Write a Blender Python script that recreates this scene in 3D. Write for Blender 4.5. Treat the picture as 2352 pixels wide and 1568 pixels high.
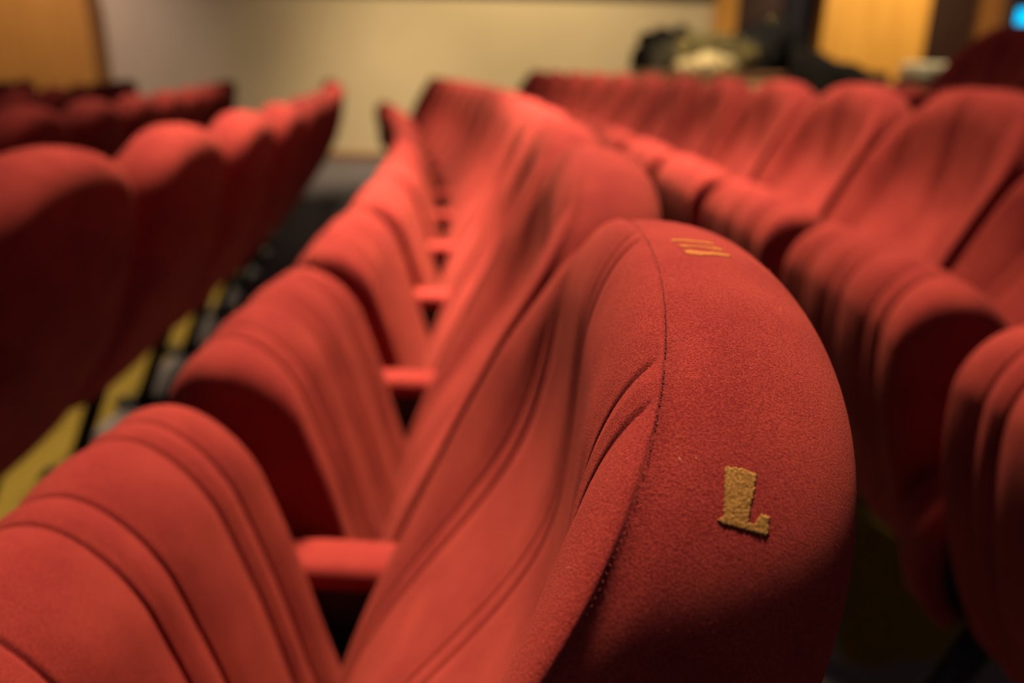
import bpy, bmesh, math, random
import numpy as np
from mathutils import Vector, Matrix, noise as mnoise
from mathutils.bvhtree import BVHTree

random.seed(7)
rng = np.random.default_rng(11)
for o in list(bpy.data.objects):
    bpy.data.objects.remove(o, do_unlink=True)
SC = bpy.context.scene
COL = SC.collection

# ------------------------------------------------------------------ camera
CAM_Z = 1.11
PITCH = math.atan((784 - 153) / 1829.3)
ROLL = 0.02
cam_d = bpy.data.cameras.new('camera')
cam = bpy.data.objects.new('camera', cam_d)
COL.objects.link(cam)
cam_d.lens = 28.0
cam_d.sensor_width = 36.0
cam_d.clip_start = 0.02
cam_d.clip_end = 100
cam.matrix_world = (Matrix.Translation((0, 0, CAM_Z)) @ Matrix.Rotation(math.pi / 2 - PITCH, 4, 'X')
                    @ Matrix.Rotation(ROLL, 4, 'Z'))
cam_d.dof.use_dof = True
cam_d.dof.focus_distance = 0.355
cam_d.dof.aperture_fstop = 3.4
SC.camera = cam

# ------------------------------------------------------------------ world, lights, exposure
w = bpy.data.worlds.new('hall_ambient')
SC.world = w
w.use_nodes = True
w.node_tree.nodes['Background'].inputs[0].default_value = (1.0, 0.82, 0.90, 1)
w.node_tree.nodes['Background'].inputs[1].default_value = 0.070
SC.view_settings.view_transform = 'Standard'
SC.view_settings.look = 'None'
SC.view_settings.gamma = 1.0
SC.view_settings.use_curve_mapping = False
SC.view_settings.exposure = 0.8


def lamp(name, kind, loc, target, power, color, size=0.5, **kw):
    d = bpy.data.lights.new(name, kind)
    d.energy = power
    d.color = color
    if kind == 'AREA':
        d.shape = 'DISK'
        d.size = size
        d.spread = math.radians(kw.get('spread', 150))
    elif kind == 'SPOT':
        d.shadow_soft_size = size
        d.spot_size = math.radians(kw.get('angle', 60))
        d.spot_blend = kw.get('blend', 0.8)
    o = bpy.data.objects.new(name, d)
    COL.objects.link(o)
    o.location = loc
    o.rotation_euler = (Vector(target) - Vector(loc)).to_track_quat('-Z', 'Y').to_euler()
    return o


WARM = (1.0, 0.79, 0.50)
lamp('ceiling_spot', 'SPOT', (-0.12, 3.9, 7.0), (-0.06, 2.2, 0.9), 14800, WARM, 0.80, angle=23, blend=1.0)
lamp('end_seat_fill', 'SPOT', (-0.15, 2.9, 6.0), (0.10, 0.45, 0.95), 10200, WARM, 0.60, angle=10, blend=1.0)  # added tight fill that brightens only the end seat, not a known fixture
lamp('ceiling_spot', 'SPOT', (-1.30, 6.9, 7.0), (-0.50, 4.7, 0.9), 5800, WARM, 0.80, angle=40, blend=1.0)
lamp('far_floor_fill', 'SPOT', (-1.8, 9.0, 5.0), (-1.8, 9.4, 0.0), 800, WARM, 0.30, angle=60, blend=1.0)  # invented downlight, lifts the carpet and baseboard by the far wall
lamp('desk_fill', 'SPOT', (2.1, 4.1, 4.8), (2.0, 5.8, 1.1), 560, WARM, 0.20, angle=84, blend=1.0)  # extra fill added for the desk clutter, cream box and raised seats
lamp('wall_washer', 'SPOT', (0.1, 8.0, 4.6), (-0.1, 11.0, 1.5), 540, (1.0, 0.78, 0.43), 0.25, angle=100, blend=1.0)
lamp('wall_washer', 'SPOT', (4.8, 8.4, 4.4), (4.6, 11.0, 1.3), 600, (1.0, 0.85, 0.46), 0.25, angle=70, blend=1.0)
lamp('wall_washer', 'SPOT', (-5.6, 8.2, 4.4), (-6.3, 11.0, 1.2), 270, (1.0, 0.76, 0.70), 0.25, angle=80, blend=1.0)

# ------------------------------------------------------------------ materials


def new_mat(name):
    m = bpy.data.materials.new(name)
    m.use_nodes = True
    nt = m.node_tree
    return m, nt, nt.nodes, nt.links, nt.nodes['Principled BSDF']


def simple_mat(name, col, rough=0.6, metal=0.0, var=0.15, scale=30.0, bump=0.0, bscale=200.0, emit=None, estr=0):
    m, nt, N, L, b = new_mat(name)
    tc = N.new('ShaderNodeTexCoord')
    nz = N.new('ShaderNodeTexNoise')
    nz.inputs['Scale'].default_value = scale
    nz.inputs['Detail'].default_value = 4
    L.new(tc.outputs['Object'], nz.inputs['Vector'])
    cr = N.new('ShaderNodeValToRGB')
    c = np.array(col)
    cr.color_ramp.elements[0].position = 0.3
    cr.color_ramp.elements[1].position = 0.7
    cr.color_ramp.elements[0].color = (*np.clip(c * (1 - var), 0, 1), 1)
    cr.color_ramp.elements[1].color = (*np.clip(c * (1 + var), 0, 1), 1)
    L.new(nz.outputs['Fac'], cr.inputs['Fac'])
    L.new(cr.outputs['Color'], b.inputs['Base Color'])
    b.inputs['Roughness'].default_value = rough
    b.inputs['Metallic'].default_value = metal
    b.inputs['Specular IOR Level'].default_value = 0.2
    if bump:
        n2 = N.new('ShaderNodeTexNoise')
        n2.inputs['Scale'].default_value = bscale
        L.new(tc.outputs['Object'], n2.inputs['Vector'])
        bp = N.new('ShaderNodeBump')
        bp.inputs['Strength'].default_value = bump
        bp.inputs['Distance'].default_value = 0.002
        L.new(n2.outputs['Fac'], bp.inputs['Height'])
        L.new(bp.outputs['Normal'], b.inputs['Normal'])
    if emit:
        b.inputs['Emission Color'].default_value = (*emit, 1)
        b.inputs['Emission Strength'].default_value = estr
    return m


def wool_mat(name, dark, light, sheen_tint, sheen=0.35):
    m, nt, N, L, b = new_mat(name)
    tc = N.new('ShaderNodeTexCoord')
    fine = N.new('ShaderNodeTexNoise')
    fine.inputs['Scale'].default_value = 1000
    fine.inputs['Detail'].default_value = 5
    fine.inputs['Roughness'].default_value = 0.65
    fine.inputs['Distortion'].default_value = 0.0
    big = N.new('ShaderNodeTexNoise')
    big.inputs['Scale'].default_value = 14
    big.inputs['Detail'].default_value = 3
    L.new(tc.outputs['Object'], fine.inputs['Vector'])
    L.new(tc.outputs['Object'], big.inputs['Vector'])
    mx = N.new('ShaderNodeMath')
    mx.operation = 'MULTIPLY_ADD'
    mx.inputs[1].default_value = 0.25
    L.new(big.outputs['Fac'], mx.inputs[0])
    m2 = N.new('ShaderNodeMath')
    m2.operation = 'MULTIPLY'
    m2.inputs[1].default_value = 0.75
    L.new(fine.outputs['Fac'], m2.inputs[0])
    L.new(m2.outputs[0], mx.inputs[2])
    cr = N.new('ShaderNodeValToRGB')
    cr.color_ramp.elements[0].position = 0.39
    cr.color_ramp.elements[1].position = 0.61
    cr.color_ramp.elements[0].color = (*dark, 1)
    cr.color_ramp.elements[1].color = (*light, 1)
    L.new(mx.outputs[0], cr.inputs['Fac'])
    L.new(cr.outputs['Color'], b.inputs['Base Color'])
    b.inputs['Roughness'].default_value = 0.95
    b.inputs['Specular IOR Level'].default_value = 0.05
    b.inputs['Sheen Weight'].default_value = sheen
    b.inputs['Sheen Roughness'].default_value = 0.45
    b.inputs['Sheen Tint'].default_value = (*sheen_tint, 1)
    bp = N.new('ShaderNodeBump')
    bp.inputs['Strength'].default_value = 0.8
    bp.inputs['Distance'].default_value = 0.0012
    L.new(fine.outputs['Fac'], bp.inputs['Height'])
    L.new(bp.outputs['Normal'], b.inputs['Normal'])
    return m


M_WOOL = wool_mat('red_wool', (0.106, 0.0075, 0.0108), (0.226, 0.0290, 0.0235), (1.0, 0.36, 0.20), 0.04)
M_THREAD = simple_mat('dark_red_thread', (0.075, 0.007, 0.009), 0.95)
M_GOLD = wool_mat('gold_thread', (0.13, 0.055, 0.013), (0.30, 0.145, 0.042), (0.9, 0.7, 0.3), 0.1)
M_GOLD2 = wool_mat('faded_gold_thread', (0.20, 0.060, 0.018), (0.34, 0.120, 0.034), (0.9, 0.6, 0.3), 0.05)
M_NAP = simple_mat('red_wool_nap', (0.26, 0.022, 0.022), 1.0)
M_LINT = simple_mat('pale_lint', (0.45, 0.22, 0.10), 1.0)
M_BLACK = simple_mat('black_plastic', (0.012, 0.011, 0.012), 0.5)
M_STEEL = simple_mat('black_steel', (0.010, 0.010, 0.011), 0.45)
M_ORANGE = None


def wood_mat(name, c1, c2, rough=0.45):
    m, nt, N, L, b = new_mat(name)
    tc = N.new('ShaderNodeTexCoord')
    mp = N.new('ShaderNodeMapping')
    mp.inputs['Scale'].default_value = (14, 14, 0.7)
    L.new(tc.outputs['Object'], mp.inputs['Vector'])
    nz = N.new('ShaderNodeTexNoise')
    nz.inputs['Scale'].default_value = 1.2
    nz.inputs['Detail'].default_value = 5
    L.new(mp.outputs['Vector'], nz.inputs['Vector'])
    cr = N.new('ShaderNodeValToRGB')
    cr.color_ramp.elements[0].position = 0.3
    cr.color_ramp.elements[1].position = 0.72
    cr.color_ramp.elements[0].color = (*c1, 1)
    cr.color_ramp.elements[1].color = (*c2, 1)
    L.new(nz.outputs['Fac'], cr.inputs['Fac'])
    L.new(cr.outputs['Color'], b.inputs['Base Color'])
    b.inputs['Roughness'].default_value = rough
    return m


M_WOOD = wood_mat('honey_wood', (0.52, 0.22, 0.035), (0.68, 0.32, 0.06))
M_DARKWOOD = wood_mat('dark_wood', (0.022, 0.006, 0.0025), (0.036, 0.010, 0.004))
M_BASE = wood_mat('brown_baseboard', (0.24, 0.085, 0.020), (0.32, 0.115, 0.028))
M_WALL = simple_mat('beige_plaster', (0.62, 0.50, 0.33), 0.85, var=0.04, scale=1.5, bump=0.1, bscale=120)
M_DARKWALL = simple_mat('dark_upper_wall', (0.055, 0.04, 0.05), 0.8)
M_DOOR_R = wood_mat('oxblood_door', (0.028, 0.005, 0.003), (0.040, 0.007, 0.004))
M_DOOR_B = simple_mat('dark_violet_panel', (0.006, 0.003, 0.010), 0.7)

# carpet: grey-violet ground with long ochre blocks that follow the seat rows
RC = 24.5
CX, CY = -RC, 0.8


def carpet_mat():
    m, nt, N, L, b = new_mat('patterned_carpet')
    geo = N.new('ShaderNodeNewGeometry')
    sub = N.new('ShaderNodeVectorMath'); sub.operation = 'SUBTRACT'
    sub.inputs[1].default_value = (CX, CY, 0)
    L.new(geo.outputs['Position'], sub.inputs[0])
    flat = N.new('ShaderNodeVectorMath'); flat.operation = 'MULTIPLY'
    flat.inputs[1].default_value = (1, 1, 0)
    L.new(sub.outputs[0], flat.inputs[0])
    ln = N.new('ShaderNodeVectorMath'); ln.operation = 'LENGTH'
    L.new(flat.outputs[0], ln.inputs[0])
    sx = N.new('ShaderNodeSeparateXYZ')
    L.new(geo.outputs['Position'], sx.inputs[0])
    warp = N.new('ShaderNodeTexNoise'); warp.inputs['Scale'].default_value = 9
    L.new(geo.outputs['Position'], warp.inputs['Vector'])

    def math_(op, a, b_=None, c=None):
        n = N.new('ShaderNodeMath'); n.operation = op
        for i, v in enumerate((a, b_, c)):
            if v is None:
                continue
            if isinstance(v, (int, float)):
                n.inputs[i].default_value = v
            else:
                L.new(v, n.inputs[i])
        return n.outputs[0]
    wv = math_('MULTIPLY_ADD', warp.outputs['Fac'], 0.10, -0.05)
    r = math_('ADD', math_('SUBTRACT', ln.outputs['Value'], RC - 1.72), wv)
    band = math_('COSINE', math_('MULTIPLY', r, 2 * math.pi / 2.8))
    band = math_('GREATER_THAN', band, 0.58)
    yy = math_('ADD', sx.outputs['Y'], wv)
    gap = math_('COSINE', math_('MULTIPLY', math_('SUBTRACT', yy, 1.05), 2 * math.pi / 1.05))
    gap = math_('LESS_THAN', gap, 0.55)
    left = math_('LESS_THAN', ln.outputs['Value'], RC)
    mask = math_('MULTIPLY', band, math_('MAXIMUM', gap, left))
    fine = N.new('ShaderNodeTexNoise'); fine.inputs['Scale'].default_value = 220
    L.new(geo.outputs['Position'], fine.inputs['Vector'])
    c1 = N.new('ShaderNodeMix'); c1.data_type = 'RGBA'
    c1.inputs[6].default_value = (0.060, 0.052, 0.058, 1)
    c1.inputs[7].default_value = (0.130, 0.113, 0.115, 1)
    L.new(fine.outputs['Fac'], c1.inputs[0])
    c2 = N.new('ShaderNodeMix'); c2.data_type = 'RGBA'
    c2.inputs[6].default_value = (0.070, 0.045, 0.007, 1)
    c2.inputs[7].default_value = (0.135, 0.092, 0.016, 1)
    L.new(fine.outputs['Fac'], c2.inputs[0])
    mx = N.new('ShaderNodeMix'); mx.data_type = 'RGBA'
    L.new(mask, mx.inputs[0]); L.new(c1.outputs[2], mx.inputs[6]); L.new(c2.outputs[2], mx.inputs[7])
    L.new(mx.outputs[2], b.inputs['Base Color'])
    b.inputs['Roughness'].default_value = 1.0
    b.inputs['Specular IOR Level'].default_value = 0.05
    bp = N.new('ShaderNodeBump'); bp.inputs['Strength'].default_value = 0.6; bp.inputs['Distance'].default_value = 0.003
    L.new(fine.outputs['Fac'], bp.inputs['Height']); L.new(bp.outputs['Normal'], b.inputs['Normal'])
    return m


M_CARPET = carpet_mat()

# ------------------------------------------------------------------ mesh helpers


def mesh_obj(name, verts, faces, mat, parent=None, smooth=True):
    me = bpy.data.meshes.new(name)
    me.from_pydata([tuple(v) for v in verts], [], [tuple(f) for f in faces])
    me.materials.append(mat)
    if smooth:
        me.polygons.foreach_set('use_smooth', [True] * len(me.polygons))
    me.update()
    o = bpy.data.objects.new(name, me)
    COL.objects.link(o)
    if parent:
        o.parent = parent
    return o


def bm_obj(name, bm, mat, parent=None, smooth=True):
    bmesh.ops.recalc_face_normals(bm, faces=bm.faces[:])
    me = bpy.data.meshes.new(name)
    bm.to_mesh(me)
    bm.free()
    me.materials.append(mat)
    if smooth:
        me.polygons.foreach_set('use_smooth', [True] * len(me.polygons))
    o = bpy.data.objects.new(name, me)
    COL.objects.link(o)
    if parent:
        o.parent = parent
    return o


def box_bm(bm, lo, hi, bev=0.0, seg=2, rot=None):
    lo, hi = Vector(lo), Vector(hi)
    r = bmesh.ops.create_cube(bm, size=1)
    vs = r['verts']
    c = (lo + hi) / 2
    s = hi - lo
    for v in vs:
        v.co = Vector((v.co.x * s.x, v.co.y * s.y, v.co.z * s.z))
    if bev:
        es = list({e for v in vs for e in v.link_edges})
        r2 = bmesh.ops.bevel(bm, geom=es, offset=bev, segments=seg, profile=0.5, affect='EDGES')
        vs = list({v for f in r2['faces'] for v in f.verts} | {v for v in vs if v.is_valid})
    M = Matrix.Translation(c)
    if rot:
        M = M @ rot
    bmesh.ops.transform(bm, matrix=M, verts=vs)
    return vs


def box(name, lo, hi, mat, parent=None, bev=0.0, smooth=False):
    bm = bmesh.new()
    box_bm(bm, lo, hi, bev)
    return bm_obj(name, bm, mat, parent, smooth)


def tag(o, label, cat, group=None, kind=None):
    if label: o['label'] = label
    if cat: o['category'] = cat
    if group: o['group'] = group
    if kind: o['kind'] = kind
    return o


def struct(o):
    o['kind'] = 'structure'
    return o


def tube(bm, pts, rad, n=8, cap=True):
    pts = [Vector(p) for p in pts]
    rings = []
    prev = None
    for i, p in enumerate(pts):
        t = (pts[min(i + 1, len(pts) - 1)] - pts[max(i - 1, 0)]).normalized()
        if prev is None:
            a = t.cross(Vector((0, 0, 1)))
            if a.length < 1e-3:
                a = t.cross(Vector((1, 0, 0)))
        else:
            a = prev - t * prev.dot(t)
        a.normalize(); prev = a
        b = t.cross(a)
        r = rad[i] if isinstance(rad, (list, tuple)) else rad
        rings.append([bm.verts.new(p + r * (math.cos(q) * a + math.sin(q) * b))
                      for q in [2 * math.pi * k / n for k in range(n)]])
    for i in range(len(rings) - 1):
        for k in range(n):
            bm.faces.new((rings[i][k], rings[i][(k + 1) % n], rings[i + 1][(k + 1) % n], rings[i + 1][k]))
    if cap:
        bm.faces.new(rings[0]); bm.faces.new(rings[-1])


def lathe(bm, prof, c, n=20):
    c = Vector(c)
    rings = [[bm.verts.new(c + Vector((r * math.cos(2 * math.pi * k / n), r * math.sin(2 * math.pi * k / n), z)))
              for k in range(n)] for r, z in prof]
    for i in range(len(rings) - 1):
        for k in range(n):
            bm.faces.new((rings[i][k], rings[i][(k + 1) % n], rings[i + 1][(k + 1) % n], rings[i + 1][k]))
    bm.faces.new(rings[0]); bm.faces.new(rings[-1])


#PADS-BEGIN
# ------------------------------------------------------------------ upholstered pads (numpy)
def cubic(xs, ys):
    """natural cubic spline through (xs, ys), xs ascending; returns a vectorised function"""
    xs = np.array(xs, float); ys = np.array(ys, float)
    n = len(xs)
    h = np.diff(xs)
    A = np.eye(n); r = np.zeros(n)
    for i in range(1, n - 1):
        A[i, i - 1] = h[i - 1]; A[i, i] = 2 * (h[i - 1] + h[i]); A[i, i + 1] = h[i]
        r[i] = 6 * ((ys[i + 1] - ys[i]) / h[i] - (ys[i] - ys[i - 1]) / h[i - 1])
    m = np.linalg.solve(A, r)

    def f(x):
        x = np.clip(np.asarray(x, float), xs[0], xs[-1])
        i = np.clip(np.searchsorted(xs, x) - 1, 0, n - 2)
        d = x - xs[i]; e = xs[i + 1] - x; hh = h[i]
        return (m[i] * e**3 + m[i + 1] * d**3) / (6 * hh) + (ys[i] / hh - m[i] * hh / 6) * e + (ys[i + 1] / hh - m[i + 1] * hh / 6) * d
    return f


def quart(s):
    s = np.clip(s, 0, 1)
    return np.sqrt(np.clip(1 - (1 - s) ** 2, 0, 1))


def grooves(y, pos, wide, dw, narrow, dn):
    d = np.min(np.abs(y[..., None] - np.array(pos)), axis=-1)
    return dw * np.exp(-(d / wide) ** 2) + dn * np.exp(-(d / narrow) ** 2)


def columns(w, pos, nbase, dense=True):
    a = np.sin(np.linspace(-math.pi / 2, math.pi / 2, nbase)) * w
    s = set(np.round(a, 8))
    if dense:
        for p in pos:
            for q in (-.010, -.007, -.005, -.0037, -.0026, -.0017, -.0009, 0, .0009, .0017, .0026, .0037, .005, .007, .010):
                s.add(round(p + q, 5))
    s = np.array(sorted(v for v in s if -w <= v <= w))
    keep = [s[0]]
    for v in s[1:]:
        if v - keep[-1] > (0.0004 if abs(v) < 0.93 * w else 1e-6):
            keep.append(v)
    keep[-1] = s[-1]
    return np.array(keep)


# --- backrest, chair coordinates: -x is the way the sitter looks, y along the row, z up from the floor
BW = 0.252
B_APEX, B_BOT = 1.016, 0.388
B_GR = [g + s for g in (-0.158, 0.0, 0.158) for s in (-0.011, 0.011)]
_bf = cubic([.34, .40, .51, .624, .72, .80, .86, .91, .96, 1.02], [-.212, -.200, -.165, -.106, -.030, .021, .037, .042, .046, .056])
_bb = cubic([.34, .40, .51, .61, .71, .81, .91, .97, 1.02], [-.135, -.095, -.010, .060, .114, .146, .162, .170, .170])


B_SEAM = 0.22
REAR_N = 2.6


def b_width(z):
    return BW - 0.018 * np.clip((0.62 - z) / 0.28, 0, 1) ** 1.5


def b_zt(a):
    p = 2.35; H = 0.195
    return B_APEX - H * (1 - np.clip(1 - np.abs(a) ** p, 0, 1) ** (1 / p))


def b_zb(a):
    p = 3.0; H = 0.075
    return B_BOT + H * (1 - np.clip(1 - np.abs(a) ** p, 0, 1) ** (1 / p))


def b_wing(y, z):
    amp = 0.066 * np.exp(-((z - 0.78) / 0.15) ** 2) + 0.015
    return amp * (np.abs(y) / BW) ** 3.0


def b_outline(n=1500):
    a = np.sin(np.linspace(-math.pi / 2, math.pi / 2, n))
    zt = b_zt(a); zb = b_zb(a)
    top = np.stack([a * b_width(zt), zt], 1)
    bot = np.stack([a * b_width(zb), zb], 1)[::-1]
    zs = np.linspace(zt[-1], zb[-1], 400)[1:-1]
    right = np.stack([b_width(zs), zs], 1)
    left = np.stack([-b_width(zs[::-1]), zs[::-1]], 1)
    return np.concatenate([top, right, bot, left])


B_OUT = b_outline()


def nearest(P, O):
    d = np.empty(len(P)); idx = np.empty(len(P), int)
    for i in range(0, len(P), 4000):
        D = (P[i:i + 4000, None, 0] - O[None, :, 0]) ** 2 + (P[i:i + 4000, None, 1] - O[None, :, 1]) ** 2
        idx[i:i + 4000] = D.argmin(1)
    n = len(O)
    d[:] = 1e9
    for k in (-1, 0):            # exact distance to the two outline segments that meet at the nearest point
        A = O[(idx + k) % n]; E = O[(idx + k + 1) % n] - A
        t = np.clip(((P - A) * E).sum(1) / np.maximum((E * E).sum(1), 1e-16), 0, 1)
        d = np.minimum(d, np.linalg.norm(P - A - E * t[:, None], axis=1))
    return d, idx


def back_grid(side, cols, nrow):
    """side -1 = front (towards sitter), +1 = rear; returns (ncol, nrow, 3)"""
    t = (1 - np.cos(np.linspace(0, math.pi, nrow))) / 2
    a = cols / BW
    zt = b_zt(a); zb = b_zb(a)
    Z = zb[:, None] + (zt - zb)[:, None] * t[None, :]
    Y = a[:, None] * b_width(Z)
    P = np.stack([Y.ravel(), Z.ravel()], 1)
    d, idx = nearest(P, B_OUT)
    edge = np.zeros(Y.shape, bool)
    edge[:, 0] = edge[:, -1] = True; edge[0, :] = edge[-1, :] = True
    d[edge.ravel()] = 0
    d = d.reshape(Y.shape)
    F = _bf(Z); B = _bb(Z)
    T = B - F
    mid = F + B_SEAM * T
    R = np.minimum(T / 2, 0.070)
    q = quart(d / R)
    if side > 0:
        q = np.clip(1 - (1 - np.clip(d / R, 0, 1)) ** REAR_N, 0, 1) ** (1 / REAR_N)
    off = T * q * (B_SEAM if side < 0 else 1 - B_SEAM)
    if side < 0:
        g = grooves(Y, B_GR, 0.014, 0.0034, 0.0017, 0.0026)
        off = off - np.minimum(g * np.clip(np.sqrt(2 * R * np.maximum(d, 0)) / 0.007, 0, 1), 0.55 * off)
    arc = np.sqrt(2 * R * np.maximum(d, 0))
    dent = 0.0016 * np.exp(-(arc / 0.0032) ** 2)
    O = B_OUT[idx].reshape(*Y.shape, 2)
    cen = np.array([0.0, 0.68])
    nv = cen - O
    nv /= np.linalg.norm(nv, axis=-1, keepdims=True)
    Y = Y + nv[..., 0] * dent
    Z2 = Z + nv[..., 1] * dent
    wg = b_wing(Y, Z)
    X = mid - wg + side * off
    if side > 0:
        X = X + 0.55 * wg * q
    return np.stack([X, Y, Z2], -1)


# --- folded-up seat
SW = 0.226
S_APEX, S_BOT = 0.818, 0.405
S_GR = [g + s for g in (-0.132, 0.0, 0.132) for s in (-0.019, 0.019)]
_sf = cubic([.36, .42, .50, .60, .70, .76, .83], [-.272, -.298, -.335, -.370, -.386, -.386, -.380])
_sb = cubic([.36, .45, .55, .66, .74, .79, .83], [-.138, -.158, -.186, -.214, -.240, -.256, -.268])


def seat_grid(side, cols, nrow):
    t = (1 - np.cos(np.linspace(0, math.pi, nrow))) / 2
    a = cols / SW
    g = grooves(cols, S_GR, 0.017, 0.0050, 0.0022, 0.0028)
    p = 4.5; H = 0.075
    zt = S_APEX - H * (1 - np.clip(1 - np.abs(a) ** p, 0, 1) ** (1 / p)) - g
    zb = S_BOT + 0 * a
    Z = zb[:, None] + (zt - zb)[:, None] * t[None, :]
    Y = np.repeat(cols[:, None], nrow, 1)
    F = _sf(Z); B = _sb(Z)
    T = (B - F) / 2
    q = quart((zt[:, None] - Z) / 0.075) * quart((SW - np.abs(Y)) / 0.030) * quart((Z - S_BOT) / 0.03)
    off = (T - g[:, None]) * q
    # soft crown across the cushion
    X = (F + B) / 2 + side * off
    return np.stack([X, Y, Z], -1)


def pad_mesh(gridfn, colsF, colsR, nrow):
    """front and rear skins that share their rim (the rear uses the same columns)"""
    A = gridfn(-1, colsF, nrow)
    Bk = gridfn(+1, colsF, nrow)
    nc = len(colsF)
    ia = np.arange(nc * nrow).reshape(nc, nrow)
    ib = np.full((nc, nrow), -1)
    ib[0, :] = ia[0, :]; ib[-1, :] = ia[-1, :]; ib[:, 0] = ia[:, 0]; ib[:, -1] = ia[:, -1]
    inner = np.arange((nc - 2) * (nrow - 2)).reshape(nc - 2, nrow - 2) + nc * nrow
    ib[1:-1, 1:-1] = inner
    V = np.concatenate([A.reshape(-1, 3), Bk[1:-1, 1:-1].reshape(-1, 3)])
    fa = np.stack([ia[:-1, :-1], ia[:-1, 1:], ia[1:, 1:], ia[1:, :-1]], -1).reshape(-1, 4)
    fb = np.stack([ib[:-1, :-1], ib[1:, :-1], ib[1:, 1:], ib[:-1, 1:]], -1).reshape(-1, 4)
    return V, np.concatenate([fa, fb])
#PADS-END


def np_mesh(name, V, F, mat):
    me = bpy.data.meshes.new(name)
    me.vertices.add(len(V)); me.vertices.foreach_set('co', V.astype(np.float32).ravel())
    nf = len(F); k = F.shape[1]
    me.loops.add(nf * k); me.loops.foreach_set('vertex_index', F.astype(np.int32).ravel())
    me.polygons.add(nf)
    me.polygons.foreach_set('loop_start', np.arange(0, nf * k, k, dtype=np.int32))
    me.polygons.foreach_set('loop_total', np.full(nf, k, dtype=np.int32))
    me.polygons.foreach_set('use_smooth', np.ones(nf, dtype=bool))
    me.update(calc_edges=True)
    me.validate()
    me.materials.append(mat)
    return me


# ------------------------------------------------------------------ the setting
def row_dz(k):
    return {-5: -.105, -4: -.09, -3: -.075, -2: -.06, -1: -.04, 0: 0.0, 1: .07, 2: .26}[k]


PITCH_ROW = 0.84


def arc_xy(r, y):
    return CX + math.sqrt(max(r * r - (y - CY) ** 2, 0))


def build_floor():
    prof = []
    prof.append((RC - 9.0, -.13))
    for k in (-4, -3, -2, -1):
        prof.append((RC + PITCH_ROW * k - 0.17, row_dz(k)))
    s1 = RC + PITCH_ROW - 0.46
    s2 = RC + 2 * PITCH_ROW - 0.46
    prof += [(RC - .3, 0), (s1, 0), (s1 + .004, .066), (s1 + .010, .07), (s2, .07), (s2 + .004, .254), (s2 + .012, .26), (RC + 9.5, .26)]
    ys = np.linspace(-3.0, 11.02, 90)
    V = []; F = []
    for r, z in prof:
        for y in ys:
            t_ = min(max((y - 7.7) / 1.6, 0), 1)
            V.append((arc_xy(r, y), y, z - .10 * t_ * t_ * (3 - 2 * t_)))
    n = len(ys)
    for i in range(len(prof) - 1):
        for j in range(n - 1):
            a = i * n + j
            F.append((a, a + n, a + n + 1, a + 1))
    return struct(mesh_obj('floor', V, F, M_CARPET, smooth=False))


build_floor()
WY = 11.0
struct(box('wall_far', (-5.45, WY, -.3), (2.52, WY + .2, 1.96), M_WALL))
struct(box('wall_upper', (-9.0, WY - .06, 2.0), (2.52, WY + .2, 4.2), M_DARKWALL))
struct(box('trim_1', (-5.45, WY - .05, 1.96), (2.52, WY + .02, 2.0), M_DARKWOOD))
struct(box('baseboard_far', (-5.45, WY - .03, -.16), (2.52, WY + .0, -.03), M_BASE))
struct(box('wall_left', (-9.2, -3, -.3), (-9.0, WY + .2, 4.2), M_DARKWALL))
struct(box('wall_right_side', (10.0, -3, -.3), (10.2, WY + .4, 4.2), M_DARKWALL))
struct(box('trim_2', (-9.0, WY - .35, -.3), (-5.36, WY + .2, 1.95), M_WOOD))
struct(box('trim_3', (2.50, WY - .12, -.3), (2.76, WY + .2, 4.2), M_WOOD))
struct(box('door_1', (2.76, WY + .10, -.1), (3.40, WY + .16, 4.2), M_DOOR_R))
struct(box('door_2', (3.40, WY + .06, -.1), (3.86, WY + .16, 4.2), M_DOOR_B))
struct(box('trim_4', (3.82, WY - .25, -.3), (5.12, WY + .2, 4.2), M_WOOD))
struct(box('wall_right', (5.10, WY + .2, -.3), (5.95, WY + .4, 4.2), M_DARKWOOD))
struct(box('trim_5', (5.95, WY + .1, -.3), (6.25, WY + .4, 4.2), M_BASE))
struct(box('wall_corner', (6.25, WY + .2, -.3), (10, WY + .4, 4.2), M_DARKWALL))

# ------------------------------------------------------------------ the auditorium seat
cols_b = columns(BW, B_GR, 170)
Vb, Fb = pad_mesh(back_grid, cols_b, None, 150)
ME_BACK = np_mesh('backrest', Vb, Fb, M_WOOL)
cols_s = columns(SW, S_GR, 80)
Vs, Fs = pad_mesh(seat_grid, cols_s, None, 120)
ME_SEAT = np_mesh('seat', Vs, Fs, M_WOOL)


def armrest_path():
    # side view (x, z): runs from the backrest forwards, over the nose and back down to the leg
    pts = [(-.060, .590), (-.12, .597), (-.20, .600), (-.265, .600)]
    c = (-.285, .530); r = .070
    for k in range(1, 10):
        t = math.radians(75 + k * 14)
        pts.append((c[0] + r * math.cos(t) * 1.05, c[1] + r * math.sin(t)))
    pts += [(-.350, .47), (-.335, .43), (-.312, .405)]
    return pts


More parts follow.
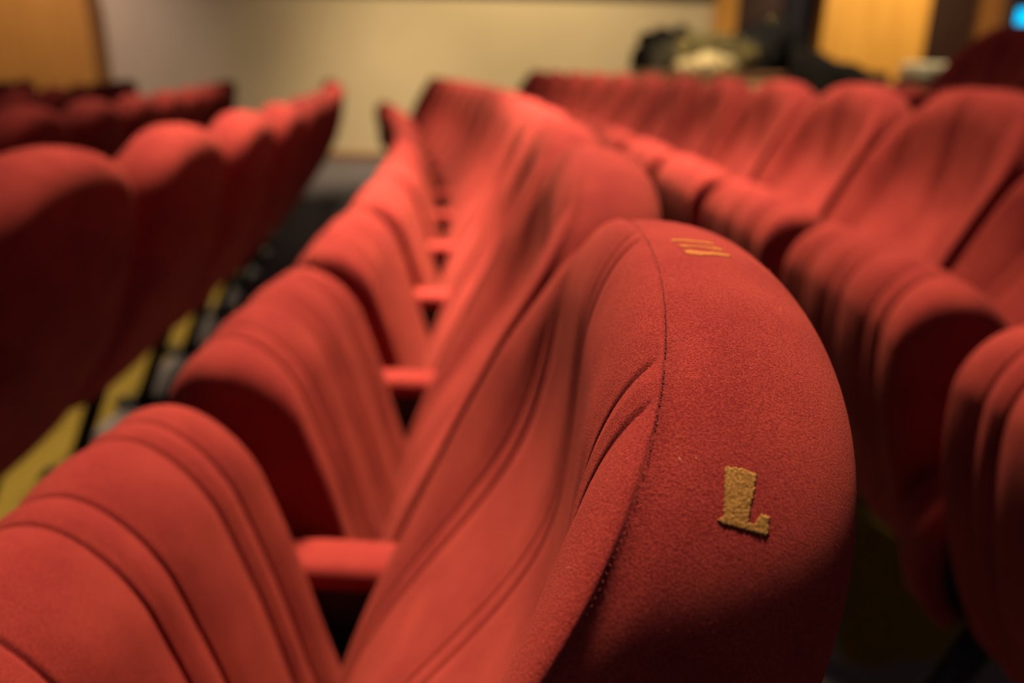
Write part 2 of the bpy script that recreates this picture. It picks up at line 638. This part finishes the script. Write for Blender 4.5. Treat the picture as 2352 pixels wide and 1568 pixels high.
def build_armrest_meshes():
    P = [Vector((x, 0, z)) for x, z in armrest_path()]
    # upholstered strap: rounded-rect cross-section swept along the path
    bm = bmesh.new()
    sec = []
    hw, th, rr = .034, .030, .013
    for cx_, cz_, a0 in ((hw - rr, th / 2 - rr, 0), (-hw + rr, th / 2 - rr, 90), (-hw + rr, -th / 2 + rr, 180), (hw - rr, -th / 2 + rr, 270)):
        for k in range(5):
            a = math.radians(a0 + k * 22.5)
            sec.append((cx_ + rr * math.cos(a), cz_ + rr * math.sin(a)))
    rings = []
    for i, p in enumerate(P):
        t = (P[min(i + 1, len(P) - 1)] - P[max(i - 1, 0)]).normalized()
        nrm = Vector((t.z, 0, -t.x))
        if i == 0: nrm = Vector((0, 0, 1))
        if nrm.dot(p - Vector((-.19, 0, .42))) < 0: nrm = -nrm
        crown = 1.0
        rings.append([bm.verts.new(p + Vector((0, y, 0)) + nrm * (z - th / 2 + .004 * (1 - (y / hw) ** 2))) for y, z in sec])
    n = len(sec)
    for i in range(len(rings) - 1):
        for k in range(n):
            bm.faces.new((rings[i][k], rings[i][(k + 1) % n], rings[i + 1][(k + 1) % n], rings[i + 1][k]))
    bm.faces.new(rings[0]); bm.faces.new(rings[-1])
    bmesh.ops.recalc_face_normals(bm, faces=bm.faces[:])
    me_a = bpy.data.meshes.new('armrest'); bm.to_mesh(me_a); bm.free()
    me_a.materials.append(M_WOOL)
    # side panel: the dark slab inside the strap
    bm = bmesh.new()
    inner = [(x, z) for x, z in armrest_path()]
    cen = Vector((-.19, 0, .42))
    poly = []
    for i, p in enumerate(P):
        t = (P[min(i + 1, len(P) - 1)] - P[max(i - 1, 0)]).normalized()
        nrm = Vector((t.z, 0, -t.x))
        if nrm.dot(p - cen) < 0: nrm = -nrm
        poly.append(p - nrm * .020)
    poly += [Vector((-.22, 0, .40)), Vector((-.14, 0, .43)), Vector((-.085, 0, .49))]
    a = [bm.verts.new(p + Vector((0, -.027, 0))) for p in poly]
    b = [bm.verts.new(p + Vector((0, .027, 0))) for p in poly]
    m = len(poly)
    bm.faces.new(a); bm.faces.new(b[::-1])
    for i in range(m):
        bm.faces.new((a[i], b[i], b[(i + 1) % m], a[(i + 1) % m]))
    bmesh.ops.recalc_face_normals(bm, faces=bm.faces[:])
    me_p = bpy.data.meshes.new('side_panel'); bm.to_mesh(me_p); bm.free()
    me_p.materials.append(M_BLACK)
    # leg: flat oval steel post, slightly raked, with bolted foot
    bm = bmesh.new()
    rings = []
    for (x, z, rx, ry) in ((-.215, .43, .030, .018), (-.290, .26, .026, .016), (-.375, .06, .026, .016), (-.395, .012, .032, .018)):
        rings.append([bm.verts.new((x + rx * math.cos(q), ry * math.sin(q), z)) for q in [2 * math.pi * k / 14 for k in range(14)]])
    for i in range(3):
        for k in range(14):
            bm.faces.new((rings[i][k], rings[i][(k + 1) % 14], rings[i + 1][(k + 1) % 14], rings[i + 1][k]))
    bm.faces.new(rings[0]); bm.faces.new(rings[-1])
    bmesh.ops.recalc_face_normals(bm, faces=bm.faces[:])
    me_l = bpy.data.meshes.new('leg'); bm.to_mesh(me_l); bm.free()
    me_l.materials.append(M_STEEL)
    bm = bmesh.new()
    box_bm(bm, (-.485, -.030, 0), (-.305, .030, .014), .005)
    for bx_ in (-.465, -.325):
        lathe(bm, [(.011, .012), (.011, .020), (.006, .024)], (bx_, 0, 0), 8)
    bmesh.ops.recalc_face_normals(bm, faces=bm.faces[:])
    me_f = bpy.data.meshes.new('foot_plate'); bm.to_mesh(me_f); bm.free()
    me_f.materials.append(M_STEEL)
    # hinge bar under the backrest that carries seat and back between two legs
    bm = bmesh.new()
    tube(bm, [(-.19, -.245, .425), (-.19, .245, .425)], .016, 10)
    bmesh.ops.recalc_face_normals(bm, faces=bm.faces[:])
    me_h = bpy.data.meshes.new('hinge_bar'); bm.to_mesh(me_h); bm.free()
    me_h.materials.append(M_STEEL)
    for me in (me_a, me_l, me_f, me_h):
        me.polygons.foreach_set('use_smooth', [True] * len(me.polygons))
    return me_a, me_p, me_l, me_f, me_h


ME_ARM, ME_PANEL, ME_LEG, ME_FOOT, ME_HINGE = build_armrest_meshes()


def stitch_mesh():
    """thread stitches along the rim seam and the quilting seams, one small lozenge each"""
    V = []; F = []
    pts = []
    O = B_OUT
    seg = np.linalg.norm(np.diff(np.concatenate([O, O[:1]]), axis=0), axis=1)
    cum = np.concatenate([[0], np.cumsum(seg)])
    tot = cum[-1]
    OO = np.concatenate([O, O[:1]])
    s = np.arange(0, tot, 0.0030)
    yy = np.interp(s, cum, OO[:, 0]); zz = np.interp(s, cum, OO[:, 1])
    cen = np.array([0, .68])
    for i in range(len(s)):
        y, z = yy[i], zz[i]
        nv = cen - np.array([y, z]); nv /= np.linalg.norm(nv)
        x = float(_bf(z) + B_SEAM * (_bb(z) - _bf(z)) - b_wing(y, z))
        ty = yy[(i + 1) % len(s)] - y; tz = zz[(i + 1) % len(s)] - z
        pts.append((np.array([x, y + nv[0] * .0008, z + nv[1] * .0008]), np.array([0, ty, tz])))
    for c, t in pts:
        L_ = np.linalg.norm(t)
        t = t / max(L_, 1e-9)
        if L_ > .02 or random.random() < .12: continue
        u = np.array([1.0, 0, 0]); v = np.cross(t, u)
        b0 = len(V)
        for sgn in (1, -1): V.append(c + t * .0010 * sgn + u * sgn * random.uniform(-.0006, .0008))
        for k in range(4):
            a = k * math.pi / 2
            V.append(c + (u * math.cos(a) + v * math.sin(a)) * .00036)
        for k in range(4):
            F.append((b0, b0 + 2 + k, b0 + 2 + (k + 1) % 4)); F.append((b0 + 1, b0 + 2 + (k + 1) % 4, b0 + 2 + k))
    return np_mesh('seam_stitching', np.array(V), np.array(F), M_THREAD)


ME_STITCH = stitch_mesh()

ORD = ['first', 'second', 'third', 'fourth', 'fifth', 'sixth', 'seventh', 'eighth', 'ninth', 'tenth', 'eleventh', 'twelfth', 'thirteenth', 'fourteenth', 'fifteenth']


def child(name, me, parent, loc=(0, 0, 0)):
    o = bpy.data.objects.new(name, me)
    COL.objects.link(o)
    o.parent = parent
    o.location = loc
    return o


def place_seat(k, s, label, group, end=False):
    r = RC + PITCH_ROW * k
    th = (s - CY) / r
    o = bpy.data.objects.new('auditorium_seat', None)
    COL.objects.link(o)
    o.empty_display_size = .1
    o.location = (CX + r * math.cos(th), CY + r * math.sin(th), row_dz(k))
    o.rotation_euler = (0, 0, th)
    tag(o, label, 'seat', group)
    b = child('backrest', ME_BACK, o)
    st = child('seam_stitching', ME_STITCH, b); st['kind'] = 'stuff'
    child('seat', ME_SEAT, o)
    child('hinge_bar', ME_HINGE, o)
    sides = (.27, -.27) if end else (.27,)
    for y in sides:
        child('armrest', ME_ARM, o, (0, y, 0))
        child('side_panel', ME_PANEL, o, (0, y, 0))
        lg = child('leg', ME_LEG, o, (0, y, 0))
        child('foot_plate', ME_FOOT, lg)
    return o, b


DS = 0.54
seats = {}
end_seat, end_back = place_seat(0, .48, 'red wool end seat with a gold letter L on the side of its backrest', 'red tip-up seats', True)
for n in range(1, 13):
    place_seat(0, .48 + DS * n, f'red tip-up seat, {ORD[n]} from the aisle in the row lettered L', 'red tip-up seats')
for n in range(0, 12):
    place_seat(-1, 1.27 + DS * n, f'red tip-up seat, {ORD[11-n]} from the beige wall, row ahead of row L', 'red tip-up seats')
for k, words, s0, cnt in ((-2, 'second', 1.71, 11), (-3, 'third', 3.5, 8), (-4, 'fourth', 5.6, 4)):
    for n in range(cnt):
        place_seat(k, s0 + DS * n, f'red tip-up seat, {ORD[cnt-1-n]} from the beige wall, {words} row ahead of row L', 'red tip-up seats')
for n in range(0, 13):
    place_seat(1, .56 + DS * n, f'red tip-up seat, {ORD[12-n]} from the beige wall, row behind row L', 'red tip-up seats', n == 0)
for n in range(0, 2):
    place_seat(2, 2.36 + DS * n, ('red seat on the raised rear platform, at the end facing the cluttered desk' if n else 'red seat on the raised rear platform, second from the end by the desk'), 'red tip-up seats', n == 0)

# ------------------------------------------------------------------ details of the end seat: woven letter, number, lint, nap
BVH_BACK = BVHTree.FromPolygons([Vector(v) for v in Vb], [tuple(int(q) for q in f) for f in Fb])


def inside(poly, x, y):
    c = False
    n = len(poly)
    for i in range(n):
        x1, y1 = poly[i]; x2, y2 = poly[(i + 1) % n]
        if (y1 > y) != (y2 > y) and x < (x2 - x1) * (y - y1) / (y2 - y1) + x1:
            c = not c
    return c


def woven_patch(name, polys, c, n, e1, cell, parent, lift=.0002, mat=None):
    """flat woven lettering: small raised thread cells lying on the curved cover"""
    c, n, e1 = Vector(c), Vector(n).normalized(), Vector(e1)
    e1 = (e1 - n * e1.dot(n)).normalized()
    e2 = n.cross(e1)
    xs = [p[0] for q in polys for p in q]; ys = [p[1] for q in polys for p in q]
    bm = bmesh.new()
    grid = {}

    def vert(i, j):
        if (i, j) not in grid:
            o = c + e1 * (i * cell) + e2 * (j * cell)
            loc, nn, ix, d = BVH_BACK.ray_cast(o + n * .03, -n, .08)
            if loc is None:
                return None
            if nn.dot(n) < 0: nn = -nn
            grid[(i, j)] = bm.verts.new(loc + nn * (lift + random.uniform(-.0001, .00025)))
        return grid[(i, j)]
    for i in range(int(min(xs) / cell) - 2, int(max(xs) / cell) + 3):
        for j in range(int(min(ys) / cell) - 2, int(max(ys) / cell) + 3):
            x, y = (i + .5) * cell, (j + .5) * cell
            if any(inside(q, x, y) for q in polys):
                vs = [vert(i, j), vert(i + 1, j), vert(i + 1, j + 1), vert(i, j + 1)]
                if None not in vs:
                    bm.faces.new(vs)
    o = bm_obj(name, bm, mat or M_GOLD, parent)
    sd = o.modifiers.new('thread_thickness', 'SOLIDIFY')
    sd.thickness = .0003; sd.offset = 0
    return o


LP = [(-4.79, 16.86), (1.89, 15.52), (7.75, 12.71), (5.04, 6.64), (2.35, 1.24), (-0.6, -5.97), (1.94, -6.67), (5.69, -3.25), (8.8, -4.22), (6.65, -11.76), (-1.24, -9.09), (-11.05, -5.57), (-12.54, -3.97), (-9.9, -2.48)]
nL = Vector((0.152, -0.739, 0.656))
o = woven_patch('gold_letter', [[(x / 1000, y / 1000) for x, y in LP]], (0.0978, -0.2036, 0.9481), nL, Vector((0, 0, 1)).cross(nL), .0006, end_back)
o['label'] = 'gold woven letter L'
# seat number: three slim strokes on the crown, local axes: u along the row, v from the crown down the rear
strokes = [
    [(-.0020, 0), (.0030, 0), (.0030, .004), (.0045, .022), (.0035, .025), (.0000, .024), (-.0005, .006)],
    [(-.0150, .003), (-.0100, .002), (-.0105, .007), (-.0085, .022), (-.0065, .022), (-.0070, .027), (-.0120, .027), (-.0115, .022), (-.0130, .008), (-.0145, .007)],
    [(-.0290, .004), (-.0220, .003), (-.0205, .007), (-.0215, .012), (-.0195, .019), (-.0170, .026), (-.0180, .031), (-.0225, .028), (-.0240, .020), (-.0265, .016), (-.0290, .010)],
]
o = woven_patch('gold_number', [[(a, -b) for a, b in q] for q in strokes], (.0945, -.0185, 1.015), (.30, -.04, .95), (0, 1, 0), .0006, end_back, mat=M_GOLD2)
o['label'] = 'faded gold woven seat number'


def fibres(name, count, lmin, lmax, width, mat, zlo, seed, curl, parent, lie=0.35):
    g = np.random.default_rng(seed)
    tri = np.concatenate([Fb[:, [0, 1, 2]], Fb[:, [0, 2, 3]]])
    A = Vb[tri[:, 0]]; E1 = Vb[tri[:, 1]] - A; E2 = Vb[tri[:, 2]] - A
    nr = np.cross(E1, E2); ar = np.linalg.norm(nr, axis=1)
    ok = (A[:, 2] > zlo) & (A[:, 1] < .21)
    pr = np.where(ok, ar, 0); pr /= pr.sum()
    ix = g.choice(len(tri), count, p=pr)
    r1 = np.sqrt(g.random(count))[:, None]; r2 = g.random(count)[:, None]
    P = A[ix] + E1[ix] * (r1 * (1 - r2)) + E2[ix] * (r1 * r2)
    Nn = nr[ix] / np.maximum(ar[ix], 1e-15)[:, None]
    cen = np.array([.09, 0, .8])
    T = g.normal(size=(count, 3)); T -= Nn * (T * Nn).sum(1, keepdims=True); T /= np.linalg.norm(T, axis=1, keepdims=True)
    B = np.cross(Nn, T)
    L = g.uniform(lmin, lmax, count)[:, None] * g.uniform(.4, 1, count)[:, None]
    c1 = g.normal(size=(count, 1)) * curl
    p0 = P - Nn * .0001
    p1 = P + (Nn * lie + T * .8 + B * c1) * L * .5
    p2 = p1 + (Nn * lie * .6 * g.normal(size=(count, 1)) + T * .7 - B * c1 * g.normal(size=(count, 1))) * L * .5
    W = np.cross(T, Nn) * width
    V = np.stack([p0 - W, p0 + W, p1 - W, p1 + W, p2], 1).reshape(-1, 3)
    b = np.arange(count)[:, None] * 5
    F = np.concatenate([b + [0, 1, 3], b + [0, 3, 2], b + [2, 3, 4]])
    me = np_mesh(name, V, F, mat)
    o = child(name, me, parent)
    o['kind'] = 'stuff'
    return o


fibres('wool_nap', 90000, .0008, .0022, .00003, M_NAP, .72, 3, .8, end_back, .45)
fibres('stray_fibres', 2600, .0025, .0060, .000025, M_NAP, .72, 5, 1.2, end_back, .8)
fibres('lint', 110, .0020, .0050, .00007, M_LINT, .72, 9, 1.0, end_back, .3)

# ------------------------------------------------------------------ control desk behind the seats, with its clutter
M_DESK = wood_mat('pale_oak', (0.42, 0.27, 0.11), (0.55, 0.37, 0.17))
M_DESKTOP = wood_mat('brown_oak', (0.20, 0.09, 0.03), (0.28, 0.13, 0.045))
M_BAG = simple_mat('black_nylon', (0.006, 0.005, 0.005), 0.7, bump=.4, bscale=60)
M_CLOTH = simple_mat('black_cloth', (0.010, 0.008, 0.007), 0.9, bump=.4, bscale=40)
M_OLIVE = simple_mat('olive_fabric', (0.15, 0.12, 0.045), 0.6, var=.75, scale=9, bump=.5, bscale=40)
M_CABLE = simple_mat('grey_cable', (0.10, 0.09, 0.06), 0.35)
M_BRASS = simple_mat('polished_brass', (0.85, 0.62, 0.25), 0.18, 1.0)
M_FOIL = simple_mat('pale_wrapper', (0.72, 0.58, 0.30), 0.32, .3, bump=.6, bscale=30)
M_CREAM = simple_mat('cream_plastic', (0.80, 0.72, 0.48), 0.5)

DT = 1.10           # desk top height
PLAT = .26
dk = bpy.data.objects.new('control_desk', None); COL.objects.link(dk); dk.location = (1.88, 6.75, PLAT)
tag(dk, 'pale wooden control desk covered with bags behind the last rows', 'desk')


def dbox(name, lo, hi, mat, bev=.004):
    return box(name, lo, hi, mat, dk, bev)


H_ = DT - PLAT
dbox('desk_top', (-.92, -.42, H_ - .035), (.92, .42, H_), M_DESKTOP, .006)
dbox('front_panel', (-.88, -.40, .10), (.88, -.375, H_ - .036), M_DESK)
dbox('side_panel', (-.89, -.37, 0), (-.86, .38, H_ - .036), M_DESK)
dbox('side_panel', (.86, -.37, 0), (.89, .38, H_ - .036), M_DESK)
dbox('modesty_shelf', (-.86, -.37, .38), (.86, .30, .40), M_DESK)


def heap(name, c, r, mat, seed, amp=.25, freq=2.2, parent=None, sub=5, ridge=.5):
    bm = bmesh.new()
    bmesh.ops.create_icosphere(bm, subdivisions=sub, radius=1)
    off = Vector((seed * 3.1, seed * 1.7, seed * .9))
    for v in bm.verts:
        d = v.co.normalized()
        n1 = mnoise.noise(d * freq + off)
        n2 = 1 - abs(mnoise.noise(d * freq * 2.3 + off * 2)) * 2
        n3 = mnoise.noise(d * freq * 5 + off)
        k = 1 + amp * n1 + amp * ridge * .5 * n2 + amp * .2 * n3
        p = Vector((d.x * r[0] * k, d.y * r[1] * k, d.z * r[2] * k))
        lo = -r[2] * .55
        if p.z < lo: p.z = lo + (p.z - lo) * .02
        v.co = p
    zmin = min(v.co.z for v in bm.verts)
    for v in bm.verts: v.co.z -= zmin
    if parent is None:
        o = bm_obj(name, bm, mat); o.location = c
    else:
        o = bm_obj(name, bm, mat, parent); o.location = c
    return o


def thing(name, loc, label, cat, rz=0):
    o = bpy.data.objects.new(name, None); COL.objects.link(o); o.location = loc
    o.rotation_euler = (0, 0, rz)
    return tag(o, label, cat)


# coiled grey cable with plugs
cc = thing('cable_coil', (1.12, 6.50, DT), 'loose coil of dark cable at the left end of the desk', 'cable')
cc['label'] = 'loose coil of dark cable beside the olive jacket on the desk'
bm = bmesh.new()
pts = []
for i in range(220):
    a = i * 2 * math.pi / 36
    rr = .085 + .018 * math.sin(i * .37) + .008 * math.sin(i * 1.3)
    pts.append((rr * math.cos(a) * 1.0, rr * math.sin(a), .010 + .0009 * i + .006 * math.sin(i * .51)))
tube(bm, pts, .008, 6)
bm_obj('cable', bm, M_CABLE, cc)
bm = bmesh.new()
tube(bm, [(.09, -.02, .20), (.10, -.05, .19), (.105, -.08, .17)], [.011, .012, .007], 10)
bm_obj('plug', bm, M_BRASS, cc)

# olive jacket
oj = thing('olive_jacket', (1.45, 6.72, DT), 'crumpled olive jacket heaped on the desk', 'jacket')
heap('jacket_body', (0, 0, 0), (.33, .22, .170), M_OLIVE, 2, .38, 2.6, oj)
sl = heap('sleeve', (.24, -.10, .08), (.20, .11, .10), M_OLIVE, 5, .35, 2.8, oj)
for p in ((-.17, -.16, .24), (.10, -.20, .22), (.28, -.12, .26)):
    bm = bmesh.new()
    lathe(bm, [(.004, -.004), (.013, -.002), (.014, .002), (.010, .005), (.003, .006)], (0, 0, 0), 14)
    b = bm_obj('button', bm, M_BRASS, oj); b.location = p; b.rotation_euler = (1.1, 0, .2)

bk = thing('black_coat', (1.27, 6.98, DT), 'black coat bundled behind the olive jacket on the desk', 'coat')
heap('coat_body', (0, 0, 0), (.30, .17, .20), M_CLOTH, 21, .35, 2.4, bk)
heap('collar', (-.06, -.02, .24), (.14, .09, .05), M_CLOTH, 23, .3, 2.6, bk, 4)
# black bag
bg = thing('black_bag', (1.98, 6.78, DT), 'black nylon bag with shoulder strap standing on the desk', 'bag', .1)
heap('bag_body', (0, 0, 0), (.30, .22, .245), M_BAG, 8, .22, 1.8, bg)
bm = bmesh.new()
tube(bm, [(-.16, -.02, .30), (-.10, -.06, .39), (0, -.08, .42), (.12, -.07, .37), (.24, -.10, .26), (.33, -.18, .12), (.38, -.24, .03)], .014, 8)
bm_obj('shoulder_strap', bm, M_BAG, bg)
bm = bmesh.new()
r_ = []
for i in range(17):
    a = i * 2 * math.pi / 16
    r_.append((.026 * math.cos(a), 0, .020 * math.sin(a)))
tube(bm, r_, .005, 8, cap=False)
b = bm_obj('buckle', bm, M_BRASS, bg); b.location = (-.03, -.12, .375)
bm = bmesh.new()
tube(bm, [(-.18, -.20, .10), (-.06, -.235, .13), (.08, -.23, .13), (.18, -.19, .10)], .006, 6)
bm_obj('zip', bm, M_BRASS if False else M_STEEL, bg)

# black cloth that runs off the bag and over the desk edge
bm = bmesh.new()
NX, NY = 44, 36
vg = []
for i in range(NX):
    row = []
    for j in range(NY):
        u = i / (NX - 1); v = j / (NY - 1)
        x = 2.02 + .76 * u
        top = DT + .205 * (1 - u) ** 1.2 + .055
        fold = .018 * mnoise.noise(Vector((u * 5, v * 4, 2.2))) + .012 * math.sin(u * 17 + v * 5)
        if v < .55:
            y = 6.98 - (v / .55) * .66
            z = top - .05 * (v / .55) + fold
        else:
            w_ = (v - .55) / .45
            y = 6.32 - .03 * min(w_ * 4, 1) + fold * .8
            z = top - .05 - w_ * (top - .05 - (DT - .11 - .05 * u)) + fold * .3
        row.append(bm.verts.new((x, y, z)))
    vg.append(row)
for i in range(NX - 1):
    for j in range(NY - 1):
        bm.faces.new((vg[i][j], vg[i + 1][j], vg[i + 1][j + 1], vg[i][j + 1]))
ct = bm_obj('black_cloth', bm, M_CLOTH)
sd = ct.modifiers.new('cloth_thickness', 'SOLIDIFY'); sd.thickness = .012; sd.offset = 0
tag(ct, 'black cloth draped from the bag over the desk edge', 'cloth')

# pale wrapper and small brass cup at the desk front
fw = thing('paper_wrapper', (1.47, 6.42, DT), 'pale crumpled wrapper at the front edge of the desk', 'wrapper')
heap('wrapper_body', (0, 0, 0), (.17, .07, .075), M_FOIL, 12, .5, 3.4, fw, 4, 1.0)
heap('wrapper_fold', (-.17, .01, 0), (.10, .06, .05), M_FOIL, 14, .5, 3.4, fw, 4, 1.0)
bc = thing('brass_cup', (1.565, 6.345, DT), 'small shiny brass cup in front of the pale wrapper', 'cup')
bm = bmesh.new()
lathe(bm, [(.004, .001), (.020, .001), (.022, .004), (.012, .010), (.010, .020), (.022, .032), (.028, .050), (.029, .066), (.026, .066), (.025, .050), (.018, .034), (.004, .030)], (0, 0, 0), 24)
bm_obj('cup_bowl', bm, M_BRASS, bc)
bm = bmesh.new()
tube(bm, [(.028, 0, .058), (.042, 0, .056), (.046, 0, .044), (.038, 0, .034), (.024, 0, .034)], .003, 8)
bm_obj('cup_handle', bm, M_BRASS, bc)

# small table beside the raised seats with a cream box and, further back, a lit tablet
def side_table(loc, w_, d_, h, label):
    t = thing('side_table', loc, label, 'table')
    bm = bmesh.new(); box_bm(bm, (-w_ / 2, -d_ / 2, h - .03), (w_ / 2, d_ / 2, h), .006); bm_obj('table_top', bm, M_DESKTOP, t, False)
    for sx in (-1, 1):
        for sy in (-1, 1):
            bm = bmesh.new(); box_bm(bm, (sx * (w_ / 2 - .04) - .018, sy * (d_ / 2 - .04) - .018, 0), (sx * (w_ / 2 - .04) + .018, sy * (d_ / 2 - .04) + .018, h - .031), .004)
            bm_obj('leg', bm, M_STEEL, t, False)
    return t


side_table((2.36, 4.90, PLAT), .5, .4, .80, 'small brown table with a cream box on it')
cb = thing('cream_box', (2.34, 4.82, PLAT + .80), 'small cream box with a dark base on the brown table', 'box', .15)
bm = bmesh.new(); box_bm(bm, (-.13, -.09, 0), (.13, .09, .035), .006); bm_obj('box_base', bm, M_BLACK, cb, False)
bm = bmesh.new(); box_bm(bm, (-.12, -.08, .036), (.12, .08, .115), .012); bm_obj('box_lid', bm, M_CREAM, cb, False)
bm = bmesh.new(); box_bm(bm, (-.03, -.086, .06), (.03, -.078, .075), .002); bm_obj('latch', bm, M_STEEL, cb, False)

side_table((3.30, 5.55, PLAT), .7, .5, .86, 'dark table that carries the lit blue tablet')
tb = thing('tablet', (3.22, 5.42, PLAT + .86), 'small tablet with a bright blue screen on a stand', 'tablet', .25)
bm = bmesh.new(); box_bm(bm, (-.07, -.05, 0), (.07, .05, .012), .004); bm_obj('stand_base', bm, M_BLACK, tb, False)
bm = bmesh.new(); tube(bm, [(0, .02, .01), (0, .025, .28)], .008, 8); bm_obj('stand_post', bm, M_BLACK, tb)
bm = bmesh.new(); box_bm(bm, (-.125, -.006, .235), (.125, .012, .405), .008); bm_obj('tablet_body', bm, M_BLACK, tb, False)
M_SCREEN = simple_mat('blue_screen', (0.0, 0.05, 0.10), 0.3, emit=(0.0, 0.33, 0.62), estr=1.6)
bm = bmesh.new(); box_bm(bm, (-.113, -.0085, .25), (.113, -.0065, .39), 0); bm_obj('screen', bm, M_SCREEN, tb, False)
